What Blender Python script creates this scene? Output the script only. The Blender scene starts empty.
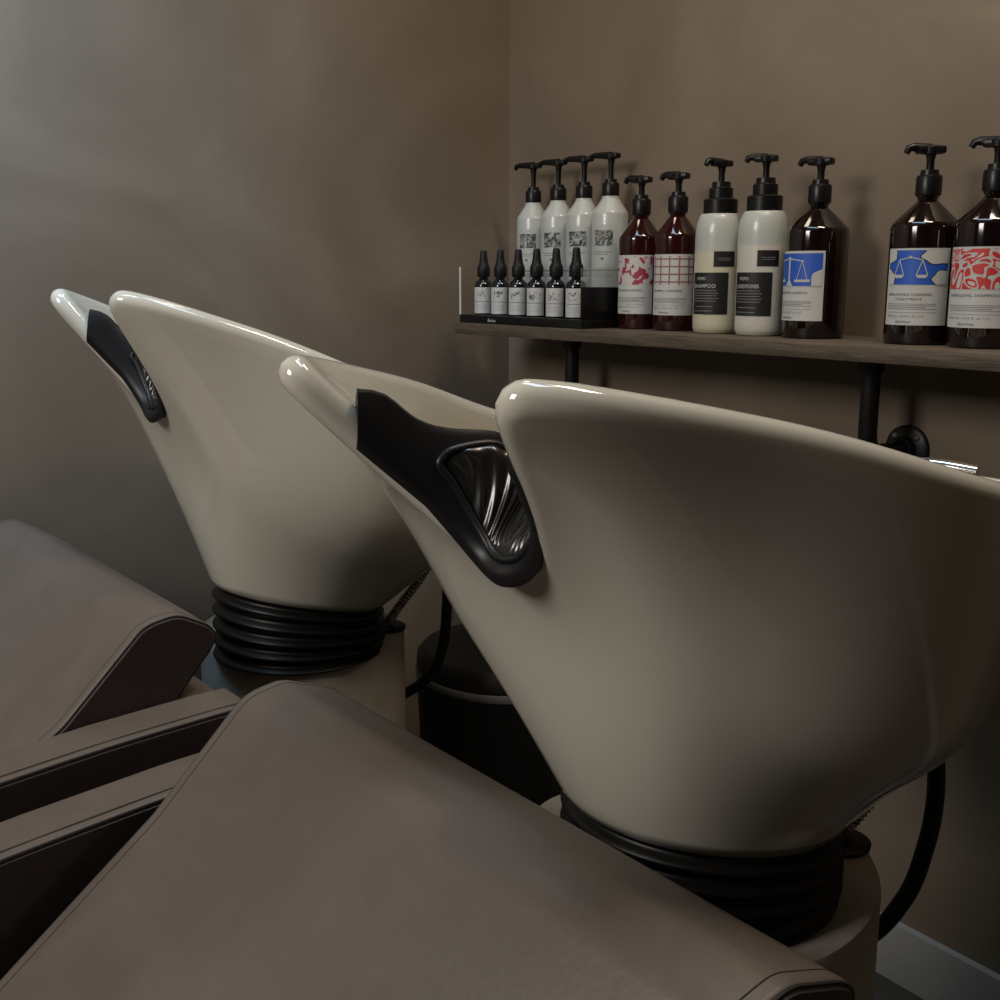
import bpy, bmesh, math, random
import numpy as np
from mathutils import Vector, Matrix
PI = math.pi
R = math.radians
C = bpy.context.scene.collection
SC = bpy.context.scene

# ------------------------------------------------------------------ camera
cam_d = bpy.data.cameras.new('camera'); cam = bpy.data.objects.new('camera', cam_d); C.objects.link(cam)
cam_d.sensor_width = 36; cam_d.lens = 39.6; cam_d.clip_start = .02
cam.location = (0, 0, 1.125); cam.rotation_euler = (R(90-11.46), 0, R(53.85))
SC.camera = cam
# ------------------------------------------------------------------ world, lights, exposure
SC.view_settings.view_transform = 'Standard'; SC.view_settings.look = 'None'
SC.view_settings.gamma = 1; SC.view_settings.exposure = 0.0; SC.view_settings.use_curve_mapping = False
W = bpy.data.worlds.new('world'); SC.world = W; W.use_nodes = True
W.node_tree.nodes['Background'].inputs[0].default_value = (.8, .85, 1, 1)
W.node_tree.nodes['Background'].inputs[1].default_value = .018
def area(name, loc, target, sx, sy, power, col, spread=180):
    d = bpy.data.lights.new(name, 'AREA'); d.shape = 'RECTANGLE'; d.size = sx; d.size_y = sy; d.energy = power; d.color = col; d.spread = R(spread)
    o = bpy.data.objects.new(name, d); C.objects.link(o); o.location = loc
    o.rotation_euler = (Vector(target)-Vector(loc)).to_track_quat('-Z', 'Y').to_euler(); return o
area('window_daylight', (-1.0, -1.45, 2.05), (-.95, 1.0, .85), .7, .7, 32.0, (1, .95, .87))
area('wall_cool_fill', (-1.42, -.02, 2.45), (-1.985, .22, 1.62), .6, .4, 6.8, (.44, .71, 1), 80)  # added cool fill lamp, spread narrowed to brighten the left wall
area('overhead_daylight', (-.95, .62, 2.57), (-.95, .68, 0), 1.0, .3, 3.8, (.62, .82, 1), 110)
area('shelf_lamp', (-.55, 1.08, 2.58), (-.62, 1.40, 1.0), .5, .2, 13.5, (1, .82, .60))
area('shelf_lamp', (-1.6, 1.0, 2.58), (-1.5, 1.40, 1.0), .3, .2, 2.2, (1, .82, .62))

# ------------------------------------------------------------------ materials
def mat(name, col, rough=.5, metal=0, coat=0, spec=.5, trans=0, ior=1.45, alpha=1, sss=0):
    m = bpy.data.materials.new(name); m.use_nodes = True
    b = m.node_tree.nodes['Principled BSDF']; I = b.inputs
    I['Base Color'].default_value = (*col, 1); I['Roughness'].default_value = rough; I['Metallic'].default_value = metal
    I['Coat Weight'].default_value = coat; I['Coat Roughness'].default_value = .06
    I['Specular IOR Level'].default_value = spec; I['Transmission Weight'].default_value = trans; I['IOR'].default_value = ior
    I['Alpha'].default_value = alpha
    return m
def nodes(m): return m.node_tree.nodes, m.node_tree.links, m.node_tree.nodes['Principled BSDF']
def noise_col(m, stops, scale=5, detail=4, distort=0, rough=.6, coord='Object', stretch=(1, 1, 1)):
    n, l, b = nodes(m)
    tc = n.new('ShaderNodeTexCoord'); mp = n.new('ShaderNodeMapping'); mp.inputs['Scale'].default_value = stretch
    t = n.new('ShaderNodeTexNoise'); t.inputs['Scale'].default_value = scale; t.inputs['Detail'].default_value = detail
    t.inputs['Distortion'].default_value = distort; t.inputs['Roughness'].default_value = rough
    r = n.new('ShaderNodeValToRGB'); e = r.color_ramp.elements
    while len(e) < len(stops): e.new(.5)
    for k, (p, c) in enumerate(stops): e[k].position = p; e[k].color = (*c, 1)
    l.new(tc.outputs[coord], mp.inputs[0]); l.new(mp.outputs[0], t.inputs['Vector']); l.new(t.outputs[0], r.inputs[0]); l.new(r.outputs[0], b.inputs['Base Color'])
    return t
def bump(m, scale, strength, dist=.001, kind='noise', stretch=(1, 1, 1)):
    n, l, b = nodes(m)
    tc = n.new('ShaderNodeTexCoord'); mp = n.new('ShaderNodeMapping'); mp.inputs['Scale'].default_value = stretch
    if kind == 'noise':
        t = n.new('ShaderNodeTexNoise'); t.inputs['Scale'].default_value = scale; t.inputs['Detail'].default_value = 5; out = t.outputs[0]
    else:
        t = n.new('ShaderNodeTexVoronoi'); t.inputs['Scale'].default_value = scale; t.feature = 'DISTANCE_TO_EDGE'; out = t.outputs[0]
    bp = n.new('ShaderNodeBump'); bp.inputs['Strength'].default_value = strength; bp.inputs['Distance'].default_value = dist
    l.new(tc.outputs['Object'], mp.inputs[0]); l.new(mp.outputs[0], t.inputs['Vector'])
    l.new(out, bp.inputs['Height']); l.new(bp.outputs[0], b.inputs['Normal'])
M = {}
M['wall'] = mat('taupe plaster', (.2, .17, .14), .62, spec=.3)
noise_col(M['wall'], [(.3, (.142, .109, .079)), (.52, (.174, .135, .099)), (.72, (.210, .166, .125))], 1.8, 6, 1.4, .55)
bump(M['wall'], 7, .08, .01)
M['floor'] = mat('dark floor', (.05, .045, .04), .5); noise_col(M['floor'], [(.3, (.04, .036, .03)), (.7, (.065, .058, .05))], 6)
M['ceil'] = mat('ceiling paint', (.2, .19, .18), .8); noise_col(M['ceil'], [(.3, (.19, .18, .17)), (.7, (.21, .2, .19))], 3)
M['trim'] = mat('white trim paint', (.36, .35, .33), .45); noise_col(M['trim'], [(.3, (.34, .33, .31)), (.7, (.38, .37, .35))], 8)
M['ceramic'] = mat('ivory ceramic', (.6, .565, .5), .10, coat=.6); noise_col(M['ceramic'], [(.3, (.575, .54, .465)), (.7, (.60, .565, .485))], 3)
M['leather'] = mat('taupe leather', (.14, .115, .1), .42, spec=.4)
noise_col(M['leather'], [(.25, (.100, .080, .067)), (.5, (.119, .095, .079)), (.75, (.134, .108, .090))], 9, 6, .6)
bump(M['leather'], 150, .5, .0007, 'noise', (1, 1, .6))
M['leather_dark_shade'] = mat('dark aubergine leather with side shade', (.04, .029, .028), .36, spec=.4); noise_col(M['leather_dark_shade'], [(.3, (.036, .026, .025)), (.7, (.044, .032, .031))], 12)  # darker side-panel leather, part of the sides' shade mixed into its colour
bump(M['leather_dark_shade'], 150, .3, .0006)
M['seam'] = mat('dark seam thread', (.02, .017, .018), .6)
M['rubber'] = mat('black rubber', (.007, .007, .008), .42, spec=.4); bump(M['rubber'], 300, .1, .0003)
M['gel'] = mat('glossy black gel', (.010, .009, .008), .28, coat=.3)
M['bellows'] = mat('black accordion rubber', (.006, .0055, .005), .40, spec=.4); bump(M['bellows'], 120, .1, .0004)
M['pedestal'] = mat('speckled grey pedestal', (.3, .27, .22), .4)
noise_col(M['pedestal'], [(.22, (.05, .04, .035)), (.31, (.34, .31, .265)), (.5, (.42, .385, .33)), (.8, (.48, .44, .38))], 14, 5, .4)
M['chrome'] = mat('chrome', (.7, .7, .7), .12, 1); M['steel'] = mat('dull steel hose', (.3, .29, .27), .35, 1)
M['blackmetal'] = mat('black pipe', (.007, .007, .0075), .45, spec=.4); bump(M['blackmetal'], 90, .1, .0004)
M['screw'] = mat('screw metal', (.5, .48, .44), .3, 1)
M['plastic'] = mat('black plastic', (.005, .005, .0055), .34, spec=.35); bump(M['plastic'], 200, .04, .0002)
M['mplastic'] = mat('black matte plastic', (.006, .006, .0065), .5, spec=.3)
M['binblack'] = mat('black bin plastic', (.008, .008, .008), .45); M['binband'] = mat('grey bin band', (.20, .20, .21), .35, .2)
M['wood'] = mat('dark worn wood', (.1, .08, .06), .6)
noise_col(M['wood'], [(.25, (.045, .032, .021)), (.5, (.085, .063, .043)), (.75, (.140, .110, .080))], 9, 7, 1.0, .65, 'Object', (1, 14, 14))
bump(M['wood'], 30, .3, .002, 'noise', (1, 12, 12))
M['amber'] = mat('dark amber plastic', (.006, .0022, .002), .08, coat=.5)
M['amber_wine'] = mat('wine tinted plastic', (.020, .0028, .003), .08, coat=.5)
M['whitepl'] = mat('white plastic bottle', (.43, .44, .42), .3, coat=.2)
M['paper'] = mat('pale label paper', (.47, .46, .44), .5); noise_col(M['paper'], [(.3, (.45, .445, .425)), (.7, (.49, .48, .46))], 60)
M['ink'] = mat('black ink', (.03, .03, .03), .6); M['inkgrey'] = mat('grey ink', (.17, .165, .16), .6)
M['white'] = mat('white ink', (.5, .5, .48), .6); M['blue'] = mat('blue ink', (.020, .085, .42), .5)
M['line'] = mat('pale line ink', (.42, .43, .44), .6)
M['blacklabel'] = mat('black label paper', (.007, .007, .007), .5)
M['acrylic'] = mat('clear acrylic', (.9, .88, .82), .02, trans=1, ior=1.2, alpha=.22)
M['acryedge'] = mat('frosted acrylic edge', (.55, .55, .52), .4)
M['red'] = mat('red dot', (.5, .02, .02), .4); M['bluedot'] = mat('blue dot', (.02, .04, .3), .4)
M['serum'] = mat('smoked glass', (.005, .006, .007), .08, coat=.4)
# print patterns
m = M['redswirl'] = mat('red and white swirl print', (.5, .05, .05), .5)
n, l, b = nodes(m); tc = n.new('ShaderNodeTexCoord'); w = n.new('ShaderNodeTexNoise'); w.inputs['Scale'].default_value = 24; w.inputs['Distortion'].default_value = 3.0; w.inputs['Detail'].default_value = 0
r = n.new('ShaderNodeValToRGB'); r.color_ramp.interpolation = 'CONSTANT'; e = r.color_ramp.elements
for k, (p, c) in enumerate([(0, (.50, .03, .03)), (.43, (.10, .10, .10)), (.44, (.47, .46, .44)), (.49, (.12, .12, .12)), (.50, (.47, .46, .44)), (.54, (.50, .03, .03)), (.66, (.47, .46, .44))]):
    if k > 1: e.new(p)
    e[k].position = p; e[k].color = (*c, 1)
l.new(tc.outputs['Object'], w.inputs['Vector']); l.new(w.outputs[0], r.inputs[0]); l.new(r.outputs[0], b.inputs['Base Color'])
m = M['splash'] = mat('crimson splash print', (.5, .4, .4), .5)
n, l, b = nodes(m); tc = n.new('ShaderNodeTexCoord'); w = n.new('ShaderNodeTexNoise'); w.inputs['Scale'].default_value = 85; w.inputs['Detail'].default_value = 2
r = n.new('ShaderNodeValToRGB'); r.color_ramp.interpolation = 'CONSTANT'; e = r.color_ramp.elements
e[0].position = 0; e[0].color = (.47, .46, .44, 1); e[1].position = .545; e[1].color = (.30, .03, .07, 1)
l.new(tc.outputs['Object'], w.inputs['Vector']); l.new(w.outputs[0], r.inputs[0]); l.new(r.outputs[0], b.inputs['Base Color'])
def photo_mat(seed):
    m = mat('grey picture print', (.3, .3, .3), .5)
    n, l, b = nodes(m); tc = n.new('ShaderNodeTexCoord'); mp = n.new('ShaderNodeMapping'); mp.inputs['Location'].default_value = (seed, seed*.7, 0)
    w = n.new('ShaderNodeTexNoise'); w.inputs['Scale'].default_value = 75; w.inputs['Distortion'].default_value = 2; w.inputs['Detail'].default_value = 2
    r = n.new('ShaderNodeValToRGB'); e = r.color_ramp.elements
    e[0].position = .42; e[0].color = (.03, .03, .03, 1); e[1].position = .62; e[1].color = (.36, .36, .34, 1)
    l.new(tc.outputs['Object'], mp.inputs[0]); l.new(mp.outputs[0], w.inputs['Vector']); l.new(w.outputs[0], r.inputs[0]); l.new(r.outputs[0], b.inputs['Base Color'])
    return m

# ------------------------------------------------------------------ helpers
def tag(o, label=None, cat=None, group=None, kind=None):
    if label: o['label'] = label
    if cat: o['category'] = cat
    if group: o['group'] = group
    if kind: o['kind'] = kind
    return o
def empty(name, loc, rz=0):
    o = bpy.data.objects.new(name, None); C.objects.link(o); o.location = loc; o.rotation_euler = (0, 0, rz); o.empty_display_size = .05; return o
def mesh(name, verts, faces, m, parent=None, smooth=True, angle=None):
    me = bpy.data.meshes.new(name); me.from_pydata([tuple(map(float, v)) for v in verts], [], [tuple(map(int, f)) for f in faces]); me.validate()
    return link(name, me, m, parent, smooth, angle)
def link(name, me, m, parent=None, smooth=True, angle=None):
    bm = bmesh.new(); bm.from_mesh(me); bmesh.ops.recalc_face_normals(bm, faces=bm.faces[:]); bm.to_mesh(me); bm.free()
    if smooth:
        me.polygons.foreach_set('use_smooth', [True]*len(me.polygons))
        if angle: me.set_sharp_from_angle(angle=R(angle))
    me.materials.append(m); o = bpy.data.objects.new(name, me); C.objects.link(o)
    if parent: o.parent = parent
    return o
def bm_obj(name, bm, m, parent=None, smooth=True, angle=35):
    me = bpy.data.meshes.new(name); bm.to_mesh(me); bm.free(); return link(name, me, m, parent, smooth, angle)
def add_box(bm, lo, hi, bev=0, seg=2):
    v = bmesh.ops.create_cube(bm, size=1)['verts']
    s = [hi[i]-lo[i] for i in range(3)]; c = [(hi[i]+lo[i])/2 for i in range(3)]
    bmesh.ops.scale(bm, vec=s, verts=v); bmesh.ops.translate(bm, vec=c, verts=v)
    if bev:
        es = list({e for x in v for e in x.link_edges}); bmesh.ops.bevel(bm, geom=es, offset=bev, segments=seg, affect='EDGES', profile=.5)
def box(name, lo, hi, m, parent=None, bev=0, seg=2):
    bm = bmesh.new(); add_box(bm, lo, hi, bev, seg); return bm_obj(name, bm, m, parent)
def add_lathe(bm, prof, n=40, c=(0, 0)):
    rings = []
    for (r, z) in prof:
        rings.append([bm.verts.new((c[0]+r*math.cos(2*PI*k/n), c[1]+r*math.sin(2*PI*k/n), z)) for k in range(n)])
    for a, b2 in zip(rings, rings[1:]):
        for k in range(n): bm.faces.new((a[k], a[(k+1) % n], b2[(k+1) % n], b2[k]))
    bm.faces.new(rings[0][::-1]); bm.faces.new(rings[-1])
def lathe(name, prof, m, parent=None, n=40, c=(0, 0), angle=40):
    bm = bmesh.new(); add_lathe(bm, prof, n, c); return bm_obj(name, bm, m, parent, True, angle)
def add_tube(bm, pts, r, n=12, closed=False):
    P = [Vector(p) for p in pts]; rs = r if hasattr(r, '__len__') else [r]*len(P); rings = []; up = None
    for i, p in enumerate(P):
        a = P[i-1] if (i or closed) else p; b2 = P[(i+1) % len(P)] if (i < len(P)-1 or closed) else p
        t = (b2-a).normalized()
        if up is None: up = t.orthogonal().normalized()
        up = (up-t*up.dot(t)).normalized(); s = t.cross(up)
        rings.append([bm.verts.new(p+(up*math.cos(2*PI*k/n)+s*math.sin(2*PI*k/n))*rs[i]) for k in range(n)])
    for i in range(len(rings)-(0 if closed else 1)):
        a, b2 = rings[i], rings[(i+1) % len(rings)]
        for k in range(n): bm.faces.new((a[k], a[(k+1) % n], b2[(k+1) % n], b2[k]))
    if not closed: bm.faces.new(rings[0][::-1]); bm.faces.new(rings[-1])
def tube(name, pts, r, m, parent=None, n=12, closed=False):
    bm = bmesh.new(); add_tube(bm, pts, r, n, closed); return bm_obj(name, bm, m, parent, True, 50)
def spline(pts, k=8):
    P = [Vector(p) for p in pts]; out = []
    for i in range(len(P)-1):
        a, b2, c, d = P[max(i-1, 0)], P[i], P[i+1], P[min(i+2, len(P)-1)]
        for j in range(k):
            t = j/k; out.append(.5*((2*b2)+(c-a)*t+(2*a-5*b2+4*c-d)*t*t+(3*b2-a-3*c+d)*t**3))
    return out+[P[-1]]

# ------------------------------------------------------------------ setting
WX, WY = -1.985, 1.475
def struct(name, lo, hi, m): return tag(box(name, lo, hi, m), kind='structure')
struct('floor', (WX-.1, -3.1, -.1), (2.1, WY+.1, 0), M['floor'])
struct('ceiling', (WX-.1, -3.1, 2.6), (2.1, WY+.1, 2.7), M['ceil'])
struct('wall_left', (WX-.1, -3.1, 0), (WX, WY+.1, 2.6), M['wall'])
struct('wall_back', (WX, WY, 0), (2.1, WY+.1, 2.6), M['wall'])
struct('wall_right', (2.0, -3.1, 0), (2.1, WY, 2.6), M['wall'])
struct('baseboard_back', (WX+.014, WY-.014, 0), (2.0, WY, .10), M['trim'])
struct('baseboard_left', (WX, -3.0, 0), (WX+.014, WY, .10), M['trim'])

# ------------------------------------------------------------------ wash basins
KN = np.radians([0, 45, 90, 125, 152, 180])
P = dict(w=0.2801, x45=0.2073, x125=0.2200, xh=0.1444, yb=0.2620, y90=-0.0397, y125=-0.2415, yh=-0.3922, yf=-0.4404, zb=0.3017, z90=0.3285, z125=0.3667, zh=0.3782, zf=0.3571, r0=0.1366, h1f=0.3083, v1f=0.4691, h2f=0.1803, v2f=0.6599, h1s=0.6846, v1s=0.4425, h2s=0.8300, v2s=0.1578, h1b=0.4187, v1b=0.1739, h2b=0.7818, v2b=0.6520)
TN, NW, TH = 0.6409, R(25.37), .028
def herm(v, odd, n):
    k = np.concatenate([-KN[2:0:-1], KN, 2*np.pi-KN[-2:-4:-1]]); s = -1 if odd else 1; v = np.array(v, float)
    vv = np.concatenate([s*v[2:0:-1], v, s*v[-2:-4:-1]]); mm = np.zeros_like(vv)
    for i in range(1, len(vv)-1):
        h0 = k[i]-k[i-1]; h1 = k[i+1]-k[i]; mm[i] = ((vv[i]-vv[i-1])/h0*h1+(vv[i+1]-vv[i])/h1*h0)/(h0+h1)
    j = np.clip(np.searchsorted(k, n, side='right')-1, 0, len(k)-2); h = k[j+1]-k[j]; t = (n-k[j])/h
    return (2*t**3-3*t**2+1)*vv[j]+(t**3-2*t**2+t)*h*mm[j]+(-2*t**3+3*t**2)*vv[j+1]+(t**3-t**2)*h*mm[j+1]
def rimcurve(phi):
    ph = np.mod(phi, 2*PI); sg = np.where(ph > PI, -1., 1.); ph = np.where(ph > PI, 2*PI-ph, ph); p = P
    x = herm([0, p['x45'], p['w'], p['x125'], p['xh'], 0], True, ph)*sg
    y = herm([p['yb'], p['yb']*.76, p['y90'], p['y125'], p['yh'], p['yf']], False, ph)
    z = herm([p['zb'], p['zb']*.8+p['z90']*.2, p['z90'], p['z125'], p['zh'], p['zf']], False, ph)
    return np.stack([x, y, z], -1)
PHI_F = np.linspace(0, 2*PI, 1441)[:-1]
RIM_F = rimcurve(PHI_F)
ker = np.exp(-(np.arange(-40, 41)/16.)**2); ker /= ker.sum()
RIM_F = np.stack([np.convolve(np.concatenate([RIM_F[-40:, i], RIM_F[:, i], RIM_F[:40, i]]), ker, 'valid') for i in range(3)], -1)
d = np.abs(PHI_F-PI)/NW; TR_F = np.where(d < 1, TN+(1-TN)*np.clip(d, 0, 1)**3.0, 1.)
ker = np.exp(-(np.arange(-16, 17)/6.)**2); ker /= ker.sum()
TR_F = np.convolve(np.concatenate([TR_F[-16:], TR_F, TR_F[:16]]), ker, 'valid')
def lookup(F, phi):
    return np.stack([np.interp(np.mod(phi, 2*PI), np.append(PHI_F, 2*PI), np.append(F[..., i], F[0, i])) for i in range(F.shape[1])], -1)
def trim_t(phi): return np.interp(np.mod(phi, 2*PI), np.append(PHI_F, 2*PI), np.append(TR_F, TR_F[0]))
def surf(phi, t):
    p = P; ph = np.mod(phi, 2*PI); sg = np.where(ph > PI, -1., 1.); ph = np.where(ph > PI, 2*PI-ph, ph)
    Rm = lookup(RIM_F, phi)[:, None, :]
    B = np.stack([p['r0']*np.sin(ph)*sg, p['r0']*np.cos(ph), 0*ph], -1)[:, None, :]
    c = np.cos(ph); f = np.clip(-c, 0, 1)**2; b = np.clip(c, 0, 1)**2; s = 1-f-b
    g = lambda n: (f*p[n+'f']+s*p[n+'s']+b*p[n+'b'])[:, None, None]
    D = Rm-B; sc = lambda h, v: np.concatenate([h*D[..., :2], v*D[..., 2:]], -1)
    C1 = B+sc(g('h1'), g('v1')); C2 = B+sc(g('h2'), g('v2')); t = t[..., None]
    return (1-t)**3*B+3*(1-t)**2*t*C1+3*(1-t)*t*t*C2+t**3*Rm
def nrm(v): return v/np.maximum(np.linalg.norm(v, axis=-1, keepdims=True), 1e-9)
def normals(phi, t):
    e = 1e-3
    return nrm(np.cross(surf(phi, t+e)-surf(phi, t-e), surf(phi+e, t)-surf(phi-e, t)))
def edge_frame(phi):
    """rim point, outward surface normal, direction out over the rim"""
    tt = trim_t(phi)[:, None]; e = 2e-3
    p = surf(phi, tt)[:, 0]; N = normals(phi, tt)[:, 0]
    a = surf(phi+e, trim_t(phi+e)[:, None])[:, 0]; b = surf(phi-e, trim_t(phi-e)[:, None])[:, 0]
    T = nrm(a-b); U = nrm(np.cross(T, N)); up = surf(phi, tt+1e-3)[:, 0]-p
    sg = np.sign((U*up).sum(-1, keepdims=True)); return p, N, U*sg, T
# check the sense of the normals once (they must point out of the bowl)
_n = normals(np.array([PI/2]), np.array([[.5]]))[0, 0]
NS = 1. if _n[0] > 0 else -1.
def bowl_mesh():
    dense = np.linspace(PI-NW*1.6, PI+NW*1.6, 150); rest = np.linspace(PI+NW*1.6, 3*PI-NW*1.6, 152)[1:-1]
    phi = np.concatenate([dense, rest]); n = len(phi)
    tr = trim_t(phi); ts = np.linspace(0, 1, 44); T = tr[:, None]*ts[None, :]
    out = surf(phi, T); N = normals(phi, np.clip(T, .01, 2))*NS
    p, N1, U, _ = edge_frame(phi); N1 = N1*NS
    rows = [out[:, j] for j in range(len(ts)-1)]
    h = TH/2; cen = p-N1*h
    for a in np.linspace(0, PI, 11):
        rows.append(cen+N1*h*math.cos(a)+U*h*math.sin(a))
    # inner wall, thickness eased near the rim
    for j in range(len(ts)-2, 7, -1): rows.append(out[:, j]-N[:, j]*TH)
    V = np.concatenate(rows); m_ = len(rows); F = []
    for j in range(m_-1):
        for i in range(n):
            i2 = (i+1) % n; F.append((j*n+i, j*n+i2, (j+1)*n+i2, (j+1)*n+i))
    F.append(tuple(range(n))[::-1]); F.append(tuple((m_-1)*n+i for i in range(n)))
    me = bpy.data.meshes.new('bowl'); me.from_pydata(V.tolist(), [], F); me.validate(); return me
def pad_width(s): k = np.clip((s-.74)/.2, 0, 1); k = k*k*(3-2*k); return (.090-.040*k)*(1-.25*np.clip((s-.96)/.04, 0, 1)**2)
def saddle_parts(parent):
    """black neck rest lying in the notch, with the wrinkled gel pad on it"""
    AR = NW*.88
    phi = np.linspace(PI-AR, PI+AR, 141); p, N, U, T = edge_frame(phi); N = N*NS
    s = np.abs(phi-PI)/AR                       # 0 centre, 1 arm end
    Wd = pad_width(s); w0 = -.015+.019*np.clip(s/.8, 0, 1)**1.5; g = TH/2
    def at(w, h):
        w = w+0*s; q, N_, U_, _ = edge_frame(PI+(phi-PI)*(1+.07*np.clip(w/.04, 0, 1)*np.clip((s-.6)/.4, 0, 1)**2))
        return q-N_*NS*w[:, None]+U_*(h+0*s)[:, None]
    prof = [(w0+.010, g-.010), (w0, g-.009), (w0-.001, g-.002), (w0+.004, g+.0045), (w0+.012, g+.006), (w0*.5+Wd*.5, g+.006), (Wd-.008, g+.0055), (Wd, g+.002), (Wd+.002, g-.005), (Wd-.004, -.006), (w0*.5+Wd*.5, -.006), (w0+.016, .002)]
    rows = [at(w, h) for w, h in prof]; n = len(phi); k = len(rows); V = np.concatenate(rows); F = []
    for j in range(k):
        for i in range(n-1): F.append((j*n+i, j*n+i+1, ((j+1) % k)*n+i+1, ((j+1) % k)*n+i))
    F.append([j*n for j in range(k)]); F.append([j*n+n-1 for j in range(k)][::-1])
    nr = mesh('neck_rest', V, F, M['rubber'], parent, True, 50)
    lim = AR*.87
    def span(s): Wd = pad_width(s); lo = -.015+.019*np.clip(s/.8, 0, 1)**1.5+.014; return lo, Wd-.001
    L = np.linspace(-1, 1, 161); A = np.linspace(-1, 1, 45)
    ph = PI+L*lim; p, N, U, T = edge_frame(ph); N = N*NS; s = np.abs(ph-PI)/AR; lo, hi = span(s)
    rows = []
    for a in A:
        r = (np.abs(L)**3.0+abs(a)**3.0)**(1/3.0); hgt = np.clip(1-r**5, 0, 1)**.5
        wr = np.sin((np.abs(L)-.22*a)*2*PI*8.5)*np.exp(-((np.abs(L)-.50)/.42)**4)*np.clip(1-(abs(a)/.9)**4, 0, 1)*.0014
        w = lo+(hi-lo)*(.5+.5*a); h = TH/2+.003+hgt*(.015+.006*a)+wr
        rows.append(p-N*w[:, None]+U*h[:, None])
    n = len(L); V = np.concatenate(rows); F = []
    for j in range(len(A)-1):
        for i in range(n-1): F.append((j*n+i, j*n+i+1, (j+1)*n+i+1, (j+1)*n+i))
    mesh('gel_pad', V, F, M['gel'], nr, True)
    pts = []
    for k in range(120):
        th = 2*PI*k/120; cs, sn = math.cos(th), math.sin(th)
        rr = 1/((abs(cs)**3.2+abs(sn)**3.2)**(1/3.2)); l = cs*rr*.985; a = sn*rr*.985
        q = np.array([PI+l*lim]); p, N, U, T = edge_frame(q); N = N*NS; lo, hi = span(abs(q-PI)/AR)
        pts.append((p-N*(lo+(hi-lo)*(.5+.5*a))[:, None]+U*(TH/2+.007))[0])
    tube('pad_piping', pts, .0038, M['rubber'], nr, 8, True)
BOWL = bowl_mesh()
def wash_basin(name, X, Y, Z, tilt, rz, ped, label, hose):
    root = empty(name, (X, Y, 0)); tag(root, label, 'wash basin', 'ivory wash basins')
    piv = Matrix.Translation((0, 0, Z)) @ Matrix.Rotation(rz, 4, 'Z') @ Matrix.Rotation(-tilt, 4, 'X')
    me = BOWL.copy(); bo = link('bowl', me, M['ceramic'], root, True); bo.matrix_local = piv; bo['label'] = 'glossy ivory ceramic bowl'
    tmp = empty('t', (0, 0, 0)); saddle_parts(tmp)
    for ch in list(tmp.children): ch.parent = root; ch.matrix_local = piv
    bpy.data.objects.remove(tmp)
    # bellows between the pedestal top and the tilted bowl foot
    zt = .545; rows = []; K = 61; n = 64
    for j in range(K):
        f = j/(K-1); rip = .5+.5*math.cos(2*PI*5*f); rr = .127+.010*rip
        row = []
        for k in range(n):
            a = 2*PI*k/n; lo = Vector((rr*math.cos(a)*1.0, rr*math.sin(a)*1.0, zt-.003)); hi = piv @ Vector((rr*math.cos(a), rr*math.sin(a), .004))
            row.append(lo.lerp(hi, f))
        rows += row
    F = [(j*n+k, j*n+(k+1) % n, (j+1)*n+(k+1) % n, (j+1)*n+k) for j in range(K-1) for k in range(n)]
    F.append(list(range(n))[::-1]); F.append([(K-1)*n+k for k in range(n)])
    b = mesh('bellows', rows, F, M['bellows'], root, True); b['label'] = 'black accordion rubber bellows'
    # pedestal, egg-shaped in plan
    cx, cy = ped[:2]; n = 72; out = []
    def ring(s, z):
        o = []
        for k in range(n):
            a = 2*PI*k/n; bb = .212 if math.sin(a) > 0 else .115
            o.append((cx+(.19-s)*math.cos(a), cy+(bb-s)*math.sin(a), z))
        return o
    levels = [(.01, 0), (.0, .01), (.0, zt-.008), (.002, zt-.003), (.008, zt)]
    V = sum([ring(s, z) for s, z in levels], []); k_ = len(levels)
    F = [(j*n+k, j*n+(k+1) % n, (j+1)*n+(k+1) % n, (j+1)*n+k) for j in range(k_-1) for k in range(n)]
    F.append(list(range(n))[::-1]); F.append([(k_-1)*n+k for k in range(n)])
    mesh('pedestal', V, F, M['pedestal'], root, True, 40)['label'] = 'worn grey pedestal column'
    gx, gy = ped[2:]
    lathe('grommet', [(.030, zt-.001), (.031, zt+.004), (.028, zt+.006), (.012, zt+.006)], M['rubber'], root, 32, (gx, gy))
    bm = bmesh.new(); pts = spline([(gx-.004, gy, zt+.006), (gx+.012, gy+.018, zt+.04), (gx+.026, gy+.05, zt+.085), (gx+.03, gy+.08, zt+.13)], 30)
    add_tube(bm, pts, [.0075+.0012*math.sin(i*1.9) for i in range(len(pts))], 12); bm_obj('shower_hose', bm, M['steel'], root)['label'] = 'ribbed steel shower hose'
    tube('drain_hose', spline(hose, 10), .0095, M['rubber'], root, 14)['label'] = 'black rubber drain hose'
    # mixer on the rear deck of the bowl
    mx = bm_obj('mixer_tap', mixer(), M['chrome'], root); mx.matrix_local = piv; mx['label'] = 'chrome mixer tap'
    for nm, mm, dx in (('hot_dot', 'red', -.005), ('cold_dot', 'bluedot', .004)):
        bm = bmesh.new(); bmesh.ops.create_uvsphere(bm, u_segments=12, v_segments=8, radius=.004); bmesh.ops.translate(bm, vec=(.031, MY-.004+dx, MZ+.072), verts=bm.verts[:])
        o = bm_obj(nm, bm, M[mm], mx)
    return root
MY, MZ = .262, .232
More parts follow.
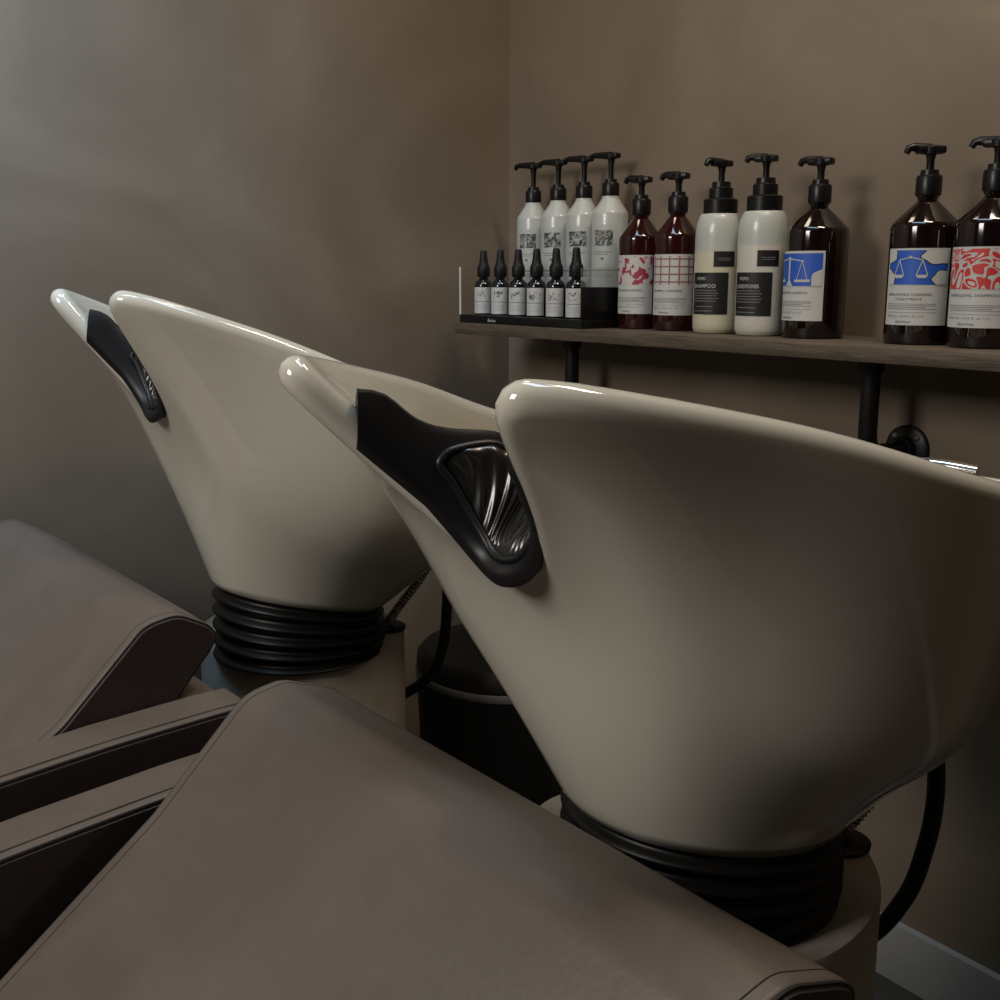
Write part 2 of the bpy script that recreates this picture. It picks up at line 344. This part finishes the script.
def mixer():
    bm = bmesh.new(); add_lathe(bm, [(.030, MZ), (.030, MZ+.015), (.026, MZ+.022), (.026, MZ+.055), (.030, MZ+.062), (.031, MZ+.078), (.024, MZ+.086), (.01, MZ+.089)], 32, (0, MY))
    add_tube(bm, spline([(0, MY, MZ+.08), (.05, MY+.01, MZ+.088), (.10, MY+.02, MZ+.086)], 8), .008, 12)
    add_tube(bm, spline([(0, MY, MZ+.04), (0, MY-.06, MZ+.055), (0, MY-.12, MZ+.035)], 8), .011, 12); return bm
wash_basin('wash_basin', -0.6873, 0.7443, 0.6333, 0.0825, 0.0812, (-.03, .0, .045, .165), 'large near ivory ceramic wash basin with wrinkled black neck rest, right half of photo',
           [(.07, .285, .64), (.077, .283, .58), (.073, .28, .52), (.058, .27, .45), (.02, .245, .385), (-.06, .19, .34)])
wash_basin('wash_basin', -1.5568, 0.7388, 0.6332, 0.2176, 0.0172, (-.06, -.01, .012, .155), 'smaller far ivory ceramic wash basin standing beside the plain left wall',
           [(.0, .285, .64), (.0, .283, .56), (-.008, .28, .49), (-.03, .27, .43), (-.08, .245, .38), (-.13, .16, .34)])

# ------------------------------------------------------------------ salon chairs
def round_poly(pts, rad, k=7):
    out = []; n = len(pts)
    for i in range(n):
        a, b, c = (Vector((*pts[(i+j) % n], 0)) for j in (-1, 0, 1)); r = rad[i]
        u = (a-b).normalized(); v = (c-b).normalized(); ang = u.angle(v); t = min(r/math.tan(ang/2), .49*(a-b).length, .49*(c-b).length)
        p, q = b+u*t, b+v*t
        for j in range(k+1):
            f = j/k; w = (p*(1-f)**2+b*2*f*(1-f)*.999+q*f*f); out.append((w.x, w.y))
    return out
def inset(poly, d):
    n = len(poly); out = []; A = sum(poly[i][0]*poly[(i+1) % n][1]-poly[(i+1) % n][0]*poly[i][1] for i in range(n)); s = 1 if A > 0 else -1
    for i in range(n):
        a, c = poly[i-1], poly[(i+1) % n]; t = Vector((c[0]-a[0], c[1]-a[1])).normalized(); out.append((poly[i][0]-t.y*d*s, poly[i][1]+t.x*d*s))
    return out
def slab(bm, poly, x0, x1, r, crown=0):
    """profile in (y,z) extruded along x with rounded rims"""
    rows = []
    for k in range(6): a = k/5*PI/2; rows.append((inset(poly, r*(1-math.sin(a))), x0+r*(1-math.cos(a))))
    m = 10
    for k in range(1, m): rows.append((poly, x0+r+(x1-x0-2*r)*k/m))
    for k in range(6): a = (1-k/5)*PI/2; rows.append((inset(poly, r*(1-math.sin(a))), x1-r*(1-math.cos(a))))
    R_ = [[bm.verts.new((x, y, z)) for y, z in pl] for pl, x in rows]; n = len(poly)
    for a, b in zip(R_, R_[1:]):
        for k in range(n): bm.faces.new((a[k], a[(k+1) % n], b[(k+1) % n], b[k]))
    bm.faces.new(R_[0][::-1]); bm.faces.new(R_[-1])
def salon_chair(X, Y, rz, hw, dz, fs, label):
    root = empty('salon_chair', (X, Y, 0), rz); tag(root, label, 'chair', 'taupe leather wash chairs')
    back = round_poly([(-.06, .42+dz), (.255+fs, .646+dz), (.352+fs, .742+dz), (.392+fs, .748+dz), (.453, .717+dz), (.391, .643), (.32, .50), (.28, .40)], [.05, .12, .045, .03, .035, .1, .1, .04], 8)
    bm = bmesh.new(); slab(bm, back, -hw, hw, .006); br = bm_obj('backrest', bm, M['leather'], root, True, 60)
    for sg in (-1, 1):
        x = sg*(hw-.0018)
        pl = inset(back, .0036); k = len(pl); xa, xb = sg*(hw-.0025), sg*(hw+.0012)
        mesh('side_panel', [(xa, y, z) for y, z in pl]+[(xb, y, z) for y, z in inset(back, .005)], [list(range(k)), list(range(k, 2*k))]+[(i, (i+1) % k, k+(i+1) % k, k+i) for i in range(k)], M['leather_dark_shade'], br, True, 40)['label'] = 'dark side panel'
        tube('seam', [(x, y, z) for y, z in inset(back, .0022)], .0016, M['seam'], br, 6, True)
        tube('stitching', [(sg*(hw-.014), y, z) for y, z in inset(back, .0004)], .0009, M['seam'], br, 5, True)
    seat = round_poly([(-.42, .28), (.32, .28), (.32, .42), (-.38, .47), (-.44, .42)], [.02, .02, .03, .04, .04], 6)
    bm = bmesh.new(); slab(bm, seat, -hw, hw, .02); bm_obj('seat', bm, M['leather'], root, True, 60)
    for sg in (-1, 1):
        x0, x1 = sorted((sg*.338, sg*.414))
        arm = [(-.44, .16), (.44, .16), (.45, .60), (.45, .642), (.44, .650), (.40, .650), (.28, .645), (.14, .634), (.0, .620), (-.16, .600), (-.34, .570), (-.42, .55), (-.45, .50)]
        arm = [(y, z+dz if z > .2 else z) for y, z in arm]
        bm = bmesh.new(); slab(bm, arm, x0, x1, .007); ar = bm_obj('armrest', bm, M['leather'], root, True, 60)
        line = spline([(0, y, z) for y, z in arm[4:12]], 5)
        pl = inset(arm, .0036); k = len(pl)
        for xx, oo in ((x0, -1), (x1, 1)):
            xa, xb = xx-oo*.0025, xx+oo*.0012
            mesh('side_panel', [(xa, y, z) for y, z in pl]+[(xb, y, z) for y, z in inset(arm, .005)], [list(range(k)), list(range(k, 2*k))]+[(i, (i+1) % k, k+(i+1) % k, k+i) for i in range(k)], M['leather_dark_shade'], ar, True, 40)['label'] = 'dark side panel'
            if xx == x0: continue
            dx = .0012 if xx == x0 else -.0012; dd = .012 if xx == x0 else -.012
            tube('seam', [(xx+dx*1.2, p.y, p.z-.0018) for p in line], .0016, M['seam'], ar, 6)
            tube('stitching', [(xx+dd*1.15, p.y, p.z+.0002) for p in line], .0010, M['seam'], ar, 5)
    box('rear_panel', (-.336, .37, .16), (.336, .448, .640), M['leather'], root, .02, 4)
    box('base', (-.30, -.36, 0), (.30, .50, .28), M['mplastic'], root, .02, 3)
    return root
salon_chair(-.647, .080, .040, .311, -.016, -.022, 'near taupe leather salon chair, its broad backrest filling the bottom of the photo')
salon_chair(-1.516, .010, .0416, .331, -.003, .002, 'far taupe leather salon chair with angled backrest side at the left edge')

# ------------------------------------------------------------------ shelf on pipe legs
SZ = 1.035
sh = box('wall_shelf', (-1.885, 1.262, SZ-.022), (.9, WY-.001, SZ), M['wood'], None, .0025, 2)
tag(sh, 'long dark worn wooden shelf carrying the bottles on the back wall', 'shelf')
for i, (x, lab) in enumerate(((-1.64, 'black pipe bracket under the left end of the wooden shelf'), (-.968, 'black pipe bracket below the shelf, wall flange showing above the near basin'))):
    br = empty('pipe_bracket', (x, 1.37, 0)); tag(br, lab, 'bracket', 'black pipe shelf brackets')
    pts = [(0, 0, SZ-.03), (0, 0, .90)]+[(0, .03*(1-math.cos(a)), .90-.03*math.sin(a)) for a in (R(30), R(60), R(90))]+[(0, WY-1.37-.004, .87)]
    tube('pipe', pts, .0135, M['blackmetal'], br, 20)
    lathe('shelf_flange', [(.018, SZ-.042), (.018, SZ-.031), (.034, SZ-.029), (.034, SZ-.022)], M['blackmetal'], br, 32)
    f = lathe('wall_flange', [(.036, 0), (.036, .006), (.034, .008), (.019, .010), (.019, .022)], M['blackmetal'], br, 36)
    f.matrix_local = Matrix.Translation((0, WY-1.37, .87)) @ Matrix.Rotation(R(90), 4, 'X')
    for a in (45, 135, 225, 315):
        s = lathe('screw', [(.0048, .007), (.0048, .0095), (.003, .011)], M['screw'], f, 14, (.027*math.cos(R(a)), .027*math.sin(R(a))))

# ------------------------------------------------------------------ bottles
def flat_patch(bm_flat, rad, z0, ang):
    """bend a flat (u,v) mesh round a vertical cylinder; u=0 sits at angle ang"""
    us = [v.co.x for v in bm_flat.verts]; a, b = min(us), max(us); x = math.ceil(a/.003)*.003
    while x < b:
        bmesh.ops.bisect_plane(bm_flat, geom=bm_flat.verts[:]+bm_flat.edges[:]+bm_flat.faces[:], plane_co=(x, 0, 0), plane_no=(1, 0, 0)); x += .003
    for v in bm_flat.verts:
        u, w, o = v.co.x, v.co.y, v.co.z; t = ang+u/rad; v.co = ((rad+o)*math.cos(t), (rad+o)*math.sin(t), z0+w)
    return bm_flat
def finish(name, bm, m, parent):
    me = bpy.data.meshes.new(name); bm.to_mesh(me); bm.free(); me.materials.append(m); me.polygons.foreach_set('use_smooth', [True]*len(me.polygons))
    o = bpy.data.objects.new(name, me); C.objects.link(o); o.parent = parent; return o
def fpoly(bm, pts, off):
    f = bm.faces.new([bm.verts.new((x, y, off)) for x, y in pts]); return f
def frect(bm, x0, y0, x1, y1, off): fpoly(bm, [(x0, y0), (x1, y0), (x1, y1), (x0, y1)], off)
TXT = {}
def text_bm(s, size, width=None, off=.0008, x=0, y=0, align='LEFT'):
    key = s
    if key not in TXT:
        cu = bpy.data.curves.new('t', 'FONT'); cu.body = s; cu.size = 1; cu.resolution_u = 2
        o = bpy.data.objects.new('t', cu); C.objects.link(o); dg = bpy.context.evaluated_depsgraph_get(); me = bpy.data.meshes.new_from_object(o.evaluated_get(dg))
        bpy.data.objects.remove(o); TXT[key] = me
    bm = bmesh.new(); bm.from_mesh(TXT[key]); xs = [v.co.x for v in bm.verts]; w0 = max(xs)-min(xs); mn = min(xs)
    sx = width/w0 if width else size
    shift = 0 if align == 'LEFT' else -w0*sx/2
    for v in bm.verts: v.co = Vector(((v.co.x-mn)*sx+x+shift, v.co.y*size+y, off))
    return bm
def merge(bms):
    out = bmesh.new()
    for b in bms:
        me = bpy.data.meshes.new('x'); b.to_mesh(me); b.free(); out.from_mesh(me); bpy.data.meshes.remove(me)
    return out
def rects(rs, off):
    bm = bmesh.new()
    for r in rs: frect(bm, *r, off)
    return bm
def blob(cx, cy, rx, ry, n, amp, seed):
    rnd = random.Random(seed); ph = rnd.random()*6
    return [(cx+rx*(1+amp*math.sin(n*t+ph))*math.cos(t), cy+ry*(1+amp*math.sin(n*t+ph))*math.sin(t)) for t in [2*PI*k/48 for k in range(48)]]
def stroke(bm, pts, w, off):
    for (x0, y0), (x1, y1) in zip(pts, pts[1:]):
        dx, dy = x1-x0, y1-y0; l = math.hypot(dx, dy) or 1; nx, ny = -dy/l*w/2, dx/l*w/2
        fpoly(bm, [(x0+nx, y0+ny), (x1+nx, y1+ny), (x1-nx, y1-ny), (x0-nx, y0-ny)], off)
def clip(bm, x0, y0, x1, y1):
    for co, no in (((x0, 0, 0), (-1, 0, 0)), ((x1, 0, 0), (1, 0, 0)), ((0, y0, 0), (0, -1, 0)), ((0, y1, 0), (0, 1, 0))):
        bmesh.ops.bisect_plane(bm, geom=bm.verts[:]+bm.edges[:]+bm.faces[:], plane_co=co, plane_no=no, clear_outer=True)
    return bm
def pump(root, z, spin, s=1., long=False, wide=False):
    """collar, stem, head with its spout; z = top of the neck"""
    if wide:
        lathe('cap', [(.027, z), (.027, z+.022), (.025, z+.024), (.019, z+.025), (.019, z+.040), (.015, z+.042), (.0145, z+.050), (.008, z+.051)], M['plastic'], root, 36); zs = z+.05; L = .025
    else:
        lathe('collar', [(.0165*s, z), (.0168*s, z+.002), (.0168*s, z+.023*s), (.0155*s, z+.026*s), (.0125*s, z+.0265*s), (.0115*s, z+.033*s), (.006*s, z+.034*s)], M['plastic'], root, 32); zs = z+.033*s; L = .022*s if not long else .038
    p = empty('pump', (0, 0, 0)); bpy.data.objects.remove(p)
    bm = bmesh.new(); add_lathe(bm, [(.0052*s, zs-.002), (.0052*s, zs+L*.6), (.0075*s, zs+L)], 18); pm = bm_obj('pump', bm, M['plastic'], root)
    zt = zs+L-.001; bm = bmesh.new()
    add_lathe(bm, [(.012*s, zt), (.0125*s, zt+.008*s), (.010*s, zt+.0105*s)], 20)
    add_box(bm, (-.018*s, -.009*s, zt), (.020*s, .009*s, zt+.0102*s), .003*s, 2)
    e = .030*s if not long else .048
    add_tube(bm, [(0, 0, zt+.006*s), (e*.8, 0, zt+.0085*s), (e, 0, zt+.007*s), (e+.0035, 0, zt+.001*s)], [.0072*s, .0056*s, .005*s, .0042*s], 12)
    h = bm_obj('pump_head', bm, M['plastic'], pm); h.rotation_euler = (0, 0, spin)
    return zt+.0105*s
CAMXY = (0, 0)
def bottle_root(x, y, label, group): r = empty('pump_bottle', (x, y, SZ)); tag(r, label, 'bottle', group); return r
def amber(x, y, s, sh_, mname, label, face, halfang, art, spin, group='amber pump bottles on the shelf'):
    """s radius, sh_ shoulder height"""
    root = bottle_root(x, y, label, group); z1 = sh_; zc = z1+.031; zn = zc+.009
    lathe('bottle_body', [(s*.90, 0), (s*.975, .002), (s, .007), (s, z1-.004), (s*.985, z1), (s*.93, z1+.004), (.0155, zc-.001), (.0128, zc+.002), (.0128, zc+.004), (.0145, zc+.005), (.0145, zn-.001), (.0125, zn)], M[mname], root, 56, angle=30)
    pump(root, zn-.001, spin, 1.)
    hw = s*R(halfang); z0 = .026*sh_/.155; ht = .099*sh_/.155
    lb = finish('label', flat_patch(rects([(-hw, 0, hw, ht)], .0005), s, z0, face), M['paper'], root)
    def put(name, bm, m): return finish(name, flat_patch(bm, s, z0, face), M[m] if isinstance(m, str) else m, lb)
    art(put, hw, ht); return root
def print_lines(put, hw, ht, title, title2, big):
    L = -hw*.86
    ts = [text_bm(title, ht*.050, hw*1.35, x=L, y=ht*.385)]
    if title2: ts.append(text_bm(title2, ht*.046, hw*.82, x=L+hw*.28, y=ht*.325))
    put('title_print', merge(ts), 'ink')
    rs = [(L-hw*.04, ht*(.275-.022*k), L+hw*(1.5 if k % 3 != 2 else 1.2), ht*(.282-.022*k)) for k in range(4)]+[(L-hw*.04, ht*.165, L+hw*1.5, ht*.170)]
    put('small_print', rects(rs, .0008), 'inkgrey')
    put('volume_print', text_bm('1000 ml e 33,8 fl. oz. U.S.', ht*.045, hw*1.2, x=L, y=ht*.105), 'inkgrey')
    put('maker_print', text_bm('davines', ht*.055, hw*.46, x=L+hw*.35, y=ht*.03), 'ink')
def scale_lines(bm, x, y, w, h, off):
    stroke(bm, [(x-w*.5, y+h*.30), (x, y+h*.42), (x+w*.5, y+h*.30)], w*.04, off)
    fpoly(bm, [(x+w*.06*math.cos(t), y+h*.42+w*.06*math.sin(t)) for t in [k*PI/6 for k in range(12)]], off)
    for sg in (-1, 1):
        cx = x+sg*w*.5
        stroke(bm, [(cx, y+h*.30), (cx-w*.22, y-h*.35)], w*.04, off); stroke(bm, [(cx, y+h*.30), (cx+w*.22, y-h*.35)], w*.04, off)
        fpoly(bm, [(cx-w*.26, y-h*.35), (cx+w*.26, y-h*.35), (cx+w*.16, y-h*.5), (cx-w*.16, y-h*.5)], off)
def art_clouds(put, hw, ht):
    x0, y0, x1, y1 = -hw*.93, ht*.53, hw*.93, ht*.975; w, h = x1-x0, y1-y0
    put('blue_print', rects([(x0, y0, x1, y1)], .0008), 'blue')
    for k, (cx, cy, rx, ry) in enumerate(((.03, .86, .15, .22), (.86, .84, .27, .24), (.0, .16, .16, .28), (.96, .16, .20, .26))):
        outl = bmesh.new(); fill = bmesh.new()
        fpoly(outl, blob(x0+cx*w, y0+cy*h, rx*w*1.09, ry*h*1.1, 6, .07, k), .0010); fpoly(fill, blob(x0+cx*w, y0+cy*h, rx*w, ry*h, 6, .07, k), .0012)
        put('cloud_outline_print', clip(outl, x0, y0, x1, y1), 'ink'); put('cloud_print', clip(fill, x0, y0, x1, y1), 'paper')
    bm = bmesh.new(); scale_lines(bm, x0+w*.42, y0+h*.52, w*.36, h*.66, .0014); put('scales_print', bm, 'line')
    print_lines(put, hw, ht, 'REBALANCING CLEANSING', 'TREATMENT', 1)
def art_scales(put, hw, ht):
    x0, y0, x1, y1 = -hw*.93, ht*.50, hw*.93, ht*.965; w, h = x1-x0, y1-y0
    put('blue_print', rects([(x0, y0, x1, y1)], .0008), 'blue')
    fill = bmesh.new(); fpoly(fill, blob(x1, y0+h*.1, w*.19, h*.42, 5, .06, 3), .0012); put('cloud_print', clip(fill, x0, y0, x1, y1), 'paper')
    bm = bmesh.new(); cx = x0+w*.38
    stroke(bm, [(cx, y0+h*.02), (cx, y0+h*.9)], w*.045, .0014); stroke(bm, [(cx-w*.3, y0+h*.76), (cx, y0+h*.84), (cx+w*.3, y0+h*.76)], w*.02, .0014)
    fpoly(bm, [(cx-w*.09, y0), (cx+w*.09, y0), (cx+w*.03, y0+h*.16), (cx-w*.03, y0+h*.16)], .0014)
    for sg in (-1, 1):
        px = cx+sg*w*.27; stroke(bm, [(px, y0+h*.78), (px-w*.1, y0+h*.18)], w*.012, .0014); stroke(bm, [(px, y0+h*.78), (px+w*.1, y0+h*.18)], w*.012, .0014)
        fpoly(bm, [(px-w*.15, y0+h*.20), (px+w*.15, y0+h*.20), (px+w*.14, y0+h*.12), (px-w*.14, y0+h*.12)], .0014)
    put('scales_print', bm, 'line'); print_lines(put, hw, ht, 'REBALANCING SHAMPOO', None, 0)
def art_swirl(put, hw, ht):
    put('swirl_print', rects([(-hw*.97, ht*.48, hw*.97, ht*.975)], .0008), 'redswirl'); print_lines(put, hw, ht, 'ENERGIZING SHAMPOO', None, 0)
def art_splash(put, hw, ht):
    put('splash_print', rects([(-hw*.97, ht*.50, hw*.97, ht*.975)], .0008), 'splash'); print_lines(put, hw, ht, 'REPLUMPING SHAMPOO', None, 0)
M['plaid'] = mat('dull crimson ink', (.25, .10, .11), .6)
def art_plaid(put, hw, ht):
    bm = bmesh.new()
    for k in range(5): x = -hw*.85+k*hw*.40; frect(bm, x-hw*.03, ht*.5, x+hw*.03, ht*.97, .0008)
    for k in range(4): y = ht*(.55+.125*k); frect(bm, -hw*.95, y-ht*.010, hw*.95, y+ht*.010, .0009)
    put('plaid_print', bm, 'plaid'); print_lines(put, hw, ht, 'REPLUMPING CONDITIONER', None, 0)
def to_cam(x, y): return math.atan2(-y, -x)
BY = 1.37
amber(-.797, 1.362, .0455, .158, 'amber', 'dark amber pump bottle with red and white swirl label, at right edge of photo', to_cam(-.797, 1.362)-R(12), 62, art_swirl, R(200))
amber(-.896, 1.367, .0455, .158, 'amber', 'dark amber pump bottle with blue label of clouds and scales, beside the red label', to_cam(-.896, 1.367)-R(11), 57, art_clouds, R(235))
amber(-1.078, 1.372, .0455, .158, 'amber', 'dark amber pump bottle with plain blue scales label, standing alone beside white bottles', to_cam(-1.078, 1.372)-R(40), 56, art_scales, R(196))
amber(-1.462, 1.375, .0378, .158, 'amber_wine', 'wine coloured pump bottle with crimson splash label, next to the white bottle row', to_cam(-1.462, 1.372)-R(20), 56, art_splash, R(196))
amber(-1.372, 1.375, .0378, .158, 'amber_wine', 'wine coloured pump bottle with red plaid label, beside the cream bottle', to_cam(-1.372, 1.372)-R(14), 62, art_plaid, R(196))
# milky bottles with black labels
def milk_mat(name, col, col_top, z):
    m = mat(name, col, .32, coat=.2); n, l, b = nodes(m); tc = n.new('ShaderNodeTexCoord'); sx = n.new('ShaderNodeSeparateXYZ'); r = n.new('ShaderNodeValToRGB')
    mr = n.new('ShaderNodeMapRange'); mr.inputs[1].default_value = z-.002; mr.inputs[2].default_value = z+.002
    r.color_ramp.elements[0].color = (*col, 1); r.color_ramp.elements[1].color = (*col_top, 1)
    l.new(tc.outputs['Object'], sx.inputs[0]); l.new(sx.outputs[2], mr.inputs[0]); l.new(mr.outputs[0], r.inputs[0]); l.new(r.outputs[0], b.inputs['Base Color']); return m
def milky(x, m, label, word, spin):
    root = bottle_root(x, 1.362, label, 'milky bottles with black labels'); s = .0385; T = .189
    lathe('bottle_body', [(s*.80, 0), (s*.93, .002), (s*.99, .009), (s, .018), (s, T-.036), (s*.985, T-.024), (s*.93, T-.012), (s*.84, T-.003), (s*.78, T)], m, root, 56, angle=60)
    pump(root, T-.0005, spin, .95, wide=True)
    face = to_cam(x, 1.362)-R(24); hw = s*R(49)
    lb = finish('label', flat_patch(rects([(-hw, 0, hw, .066)], .0005), s, .031, face), M['blacklabel'], root)
    ts = [text_bm('MOMO', .0075, .017, x=-hw*.62, y=.054), text_bm(word, .0085, hw*1.25, x=-hw*.85, y=.042)]
    ln = rects([(-hw*.85, .0375-.0042*k, hw*(.55 if k % 2 else .45), .0385-.0042*k) for k in range(5)]+[(-hw*.7, .012, hw*.3, .013), (-hw*.85, .005, hw*.25, .006)], .0008)
    finish('label_print', flat_patch(merge(ts), s, .031, face), M['white'], lb); finish('small_print', flat_patch(ln, s, .031, face), M['inkgrey'], lb)
    f2 = face+R(38); sm = finish('upper_label', flat_patch(rects([(-.017, 0, .017, .024)], .0005), s, .106, f2), M['blacklabel'], root)
    finish('small_print', flat_patch(rects([(-.010, .010, .010, .0108), (-.011, .013, .011, .0138)], .0008), s, .106, f2), M['inkgrey'], sm)
milky(-1.264, milk_mat('cream shampoo in frosted bottle', (.50, .46, .34), (.40, .41, .38), .130), 'frosted pump bottle of yellowish cream, black label, beside the plaid labelled bottle', 'SHAMPOO', R(262))
milky(-1.173, milk_mat('white conditioner in frosted bottle', (.50, .47, .41), (.40, .41, .38), .138), 'frosted pump bottle of whiter conditioner, black label, beside the blue scales bottle', 'CONDITIONER', R(205))
# white bottles
names = ['nearest the left wall corner', 'second from the left wall', 'third from the left wall', 'nearest the wine coloured bottles']
for i, x in enumerate((-1.822, -1.742, -1.664, -1.588)):
    root = bottle_root(x, 1.415, 'white pump bottle with grey picture label, '+names[i], 'white pump bottles in a row'); s = .0335; T = .204
    lathe('bottle_body', [(s*.92, 0), (s*.99, .003), (s, .008), (s, T), (s*.98, T+.003), (s*.93, T+.006), (.0175, T+.027), (.0165, T+.029), (.0165, T+.033)], M['whitepl'], root, 56, angle=40)
    z = T+.032
    pump(root, z, R(188), .95, long=True)
    face = to_cam(x, 1.415)-R(22)
    lb = finish('label', flat_patch(rects([(-.025, 0, .025, .10)], .0004), s, .085, face), M['whitepl'], root)
    finish('picture_print', flat_patch(rects([(-.018, .062, .018, .090)], .0007), s, .085, face), photo_mat(i*3.1), lb)
    finish('small_print', flat_patch(rects([(-.019, .050, .017, .0512), (-.016, .046, .010, .0470), (-.004, .036, .002, .041), (-.030, .016, .030, .0185)]+[(-.02, .010-.004*k, .018, .0108-.004*k) for k in range(2)], .0007), s, .085, face), M['inkgrey'], lb)
# serum display tray
tray = empty('display_tray', (-1.69, 1.30, SZ)); tag(tray, 'black display tray with clear side panels holding six dropper bottles', 'display tray')
x0, x1, ya, yb = -.183, .196, -.033, .055
bm = bmesh.new(); add_box(bm, (x0, ya, 0), (x1, yb, .016), .0012); bt = bm_obj('tray_base', bm, M['plastic'], tray)
bm = bmesh.new(); add_box(bm, (x0+.004, yb-.003, .016), (x1-.004, yb, .072), .0006); bm_obj('back_panel', bm, M['plastic'], tray)
bm = bmesh.new(); add_box(bm, (x0, ya+.001, .016), (x0+.003, yb, .110), .0004); bm_obj('side_panel', bm, M['acrylic'], tray)
bm = bmesh.new(); add_box(bm, (x0-.0006, ya, .016), (x0+.0044, ya+.0012, .110)); bm_obj('panel_edge', bm, M['acryedge'], tray)
bm = bmesh.new(); add_box(bm, (x1-.003, ya+.001, .016), (x1, yb, .072), .0004); bm_obj('side_panel', bm, M['plastic'], tray)
bm = bmesh.new(); add_box(bm, (x1-.003, ya+.001, .0725), (x1, yb, .106), .0004); bm_obj('side_panel', bm, M['acrylic'], tray)
t = text_bm('davines', .010, .026, 0, 0, 0)
for v in t.verts: v.co = (v.co.x-.085, ya-.0004, v.co.y+.004)
finish('maker_print', t, M['white'], bt)
ords = ['nearest the left wall, first in the tray', 'second in the tray from the left wall', 'third in the tray from the left wall', 'fourth in the tray, third from its right end', 'fifth in the tray, second from its right end', 'last at the right end of the tray']
for i, x in enumerate((-1.832, -1.775, -1.717, -1.66, -1.602, -1.545)):
    root = empty('dropper_bottle', (x, 1.298, SZ+.016)); tag(root, 'small dark dropper bottle with pale label, '+ords[i], 'dropper bottle', 'dropper bottles in the display tray')
    s = .0185
    lathe('bottle_body', [(s*.92, 0), (s, .003), (s, .056), (s*.92, .063), (.009, .070), (.0085, .076)], M['serum'], root, 36, angle=40)
    lathe('dropper_cap', [(.0115, .074), (.0128, .076), (.0128, .092), (.011, .096), (.0092, .100), (.0076, .111), (.0068, .122), (.005, .126)], M['mplastic'], root, 24)
    face = to_cam(x, 1.298)-R(16); lb = finish('label', flat_patch(rects([(-.020, 0, .020, .051)], .0004), s, .003, face), M['paper'], root)
    finish('drawing_print', flat_patch(rects([(-.011, .028, .012, .044)], .0006), s, .003, face), PH[i] if 'PH' in globals() else M.setdefault('drawing', None) or M.__setitem__('drawing', mat('fine grey drawing print', (.3, .3, .3), .6)) or M['drawing'], lb)
    finish('small_print', flat_patch(rects([(-.017, .0225, .017, .0238)]+[(-.012, .016-.004*k, .011, .0165-.004*k) for k in range(3)], .0006), s, .003, face), M['inkgrey'], lb)
dm = M['drawing']; n, l, b = nodes(dm); tc = n.new('ShaderNodeTexCoord'); w = n.new('ShaderNodeTexNoise'); w.inputs['Scale'].default_value = 90; w.inputs['Distortion'].default_value = 2
oi = n.new('ShaderNodeObjectInfo'); ad = n.new('ShaderNodeVectorMath'); ad.operation = 'ADD'; r = n.new('ShaderNodeValToRGB'); r.color_ramp.elements[0].position = .38; r.color_ramp.elements[0].color = (.1, .1, .1, 1); r.color_ramp.elements[1].position = .5; r.color_ramp.elements[1].color = (.47, .46, .44, 1)
l.new(tc.outputs['Object'], ad.inputs[0]); l.new(oi.outputs['Location'], ad.inputs[1]); l.new(ad.outputs[0], w.inputs['Vector']); l.new(w.outputs[0], r.inputs[0]); l.new(r.outputs[0], b.inputs['Base Color'])

# ------------------------------------------------------------------ bin
bn = empty('waste_bin', (-1.635, 1.19, 0)); tag(bn, 'black waste bin with grey rim band on the floor between the basins', 'bin')
def oval(prof, a, b, m, name, parent):
    bm = bmesh.new(); add_lathe(bm, prof, 56); bmesh.ops.scale(bm, vec=(a, b, 1), verts=bm.verts[:]); return bm_obj(name, bm, m, parent, True, 40)
oval([(.15, 0), (.155, .01), (.17, .375)], 1, .9, M['binblack'], 'bin_body', bn)
oval([(.171, .375), (.172, .377), (.172, .388), (.171, .39)], 1, .9, M['binband'], 'rim_band', bn)
oval([(.170, .39), (.168, .415), (.155, .428), (.10, .433)], 1, .9, M['binblack'], 'lid', bn)
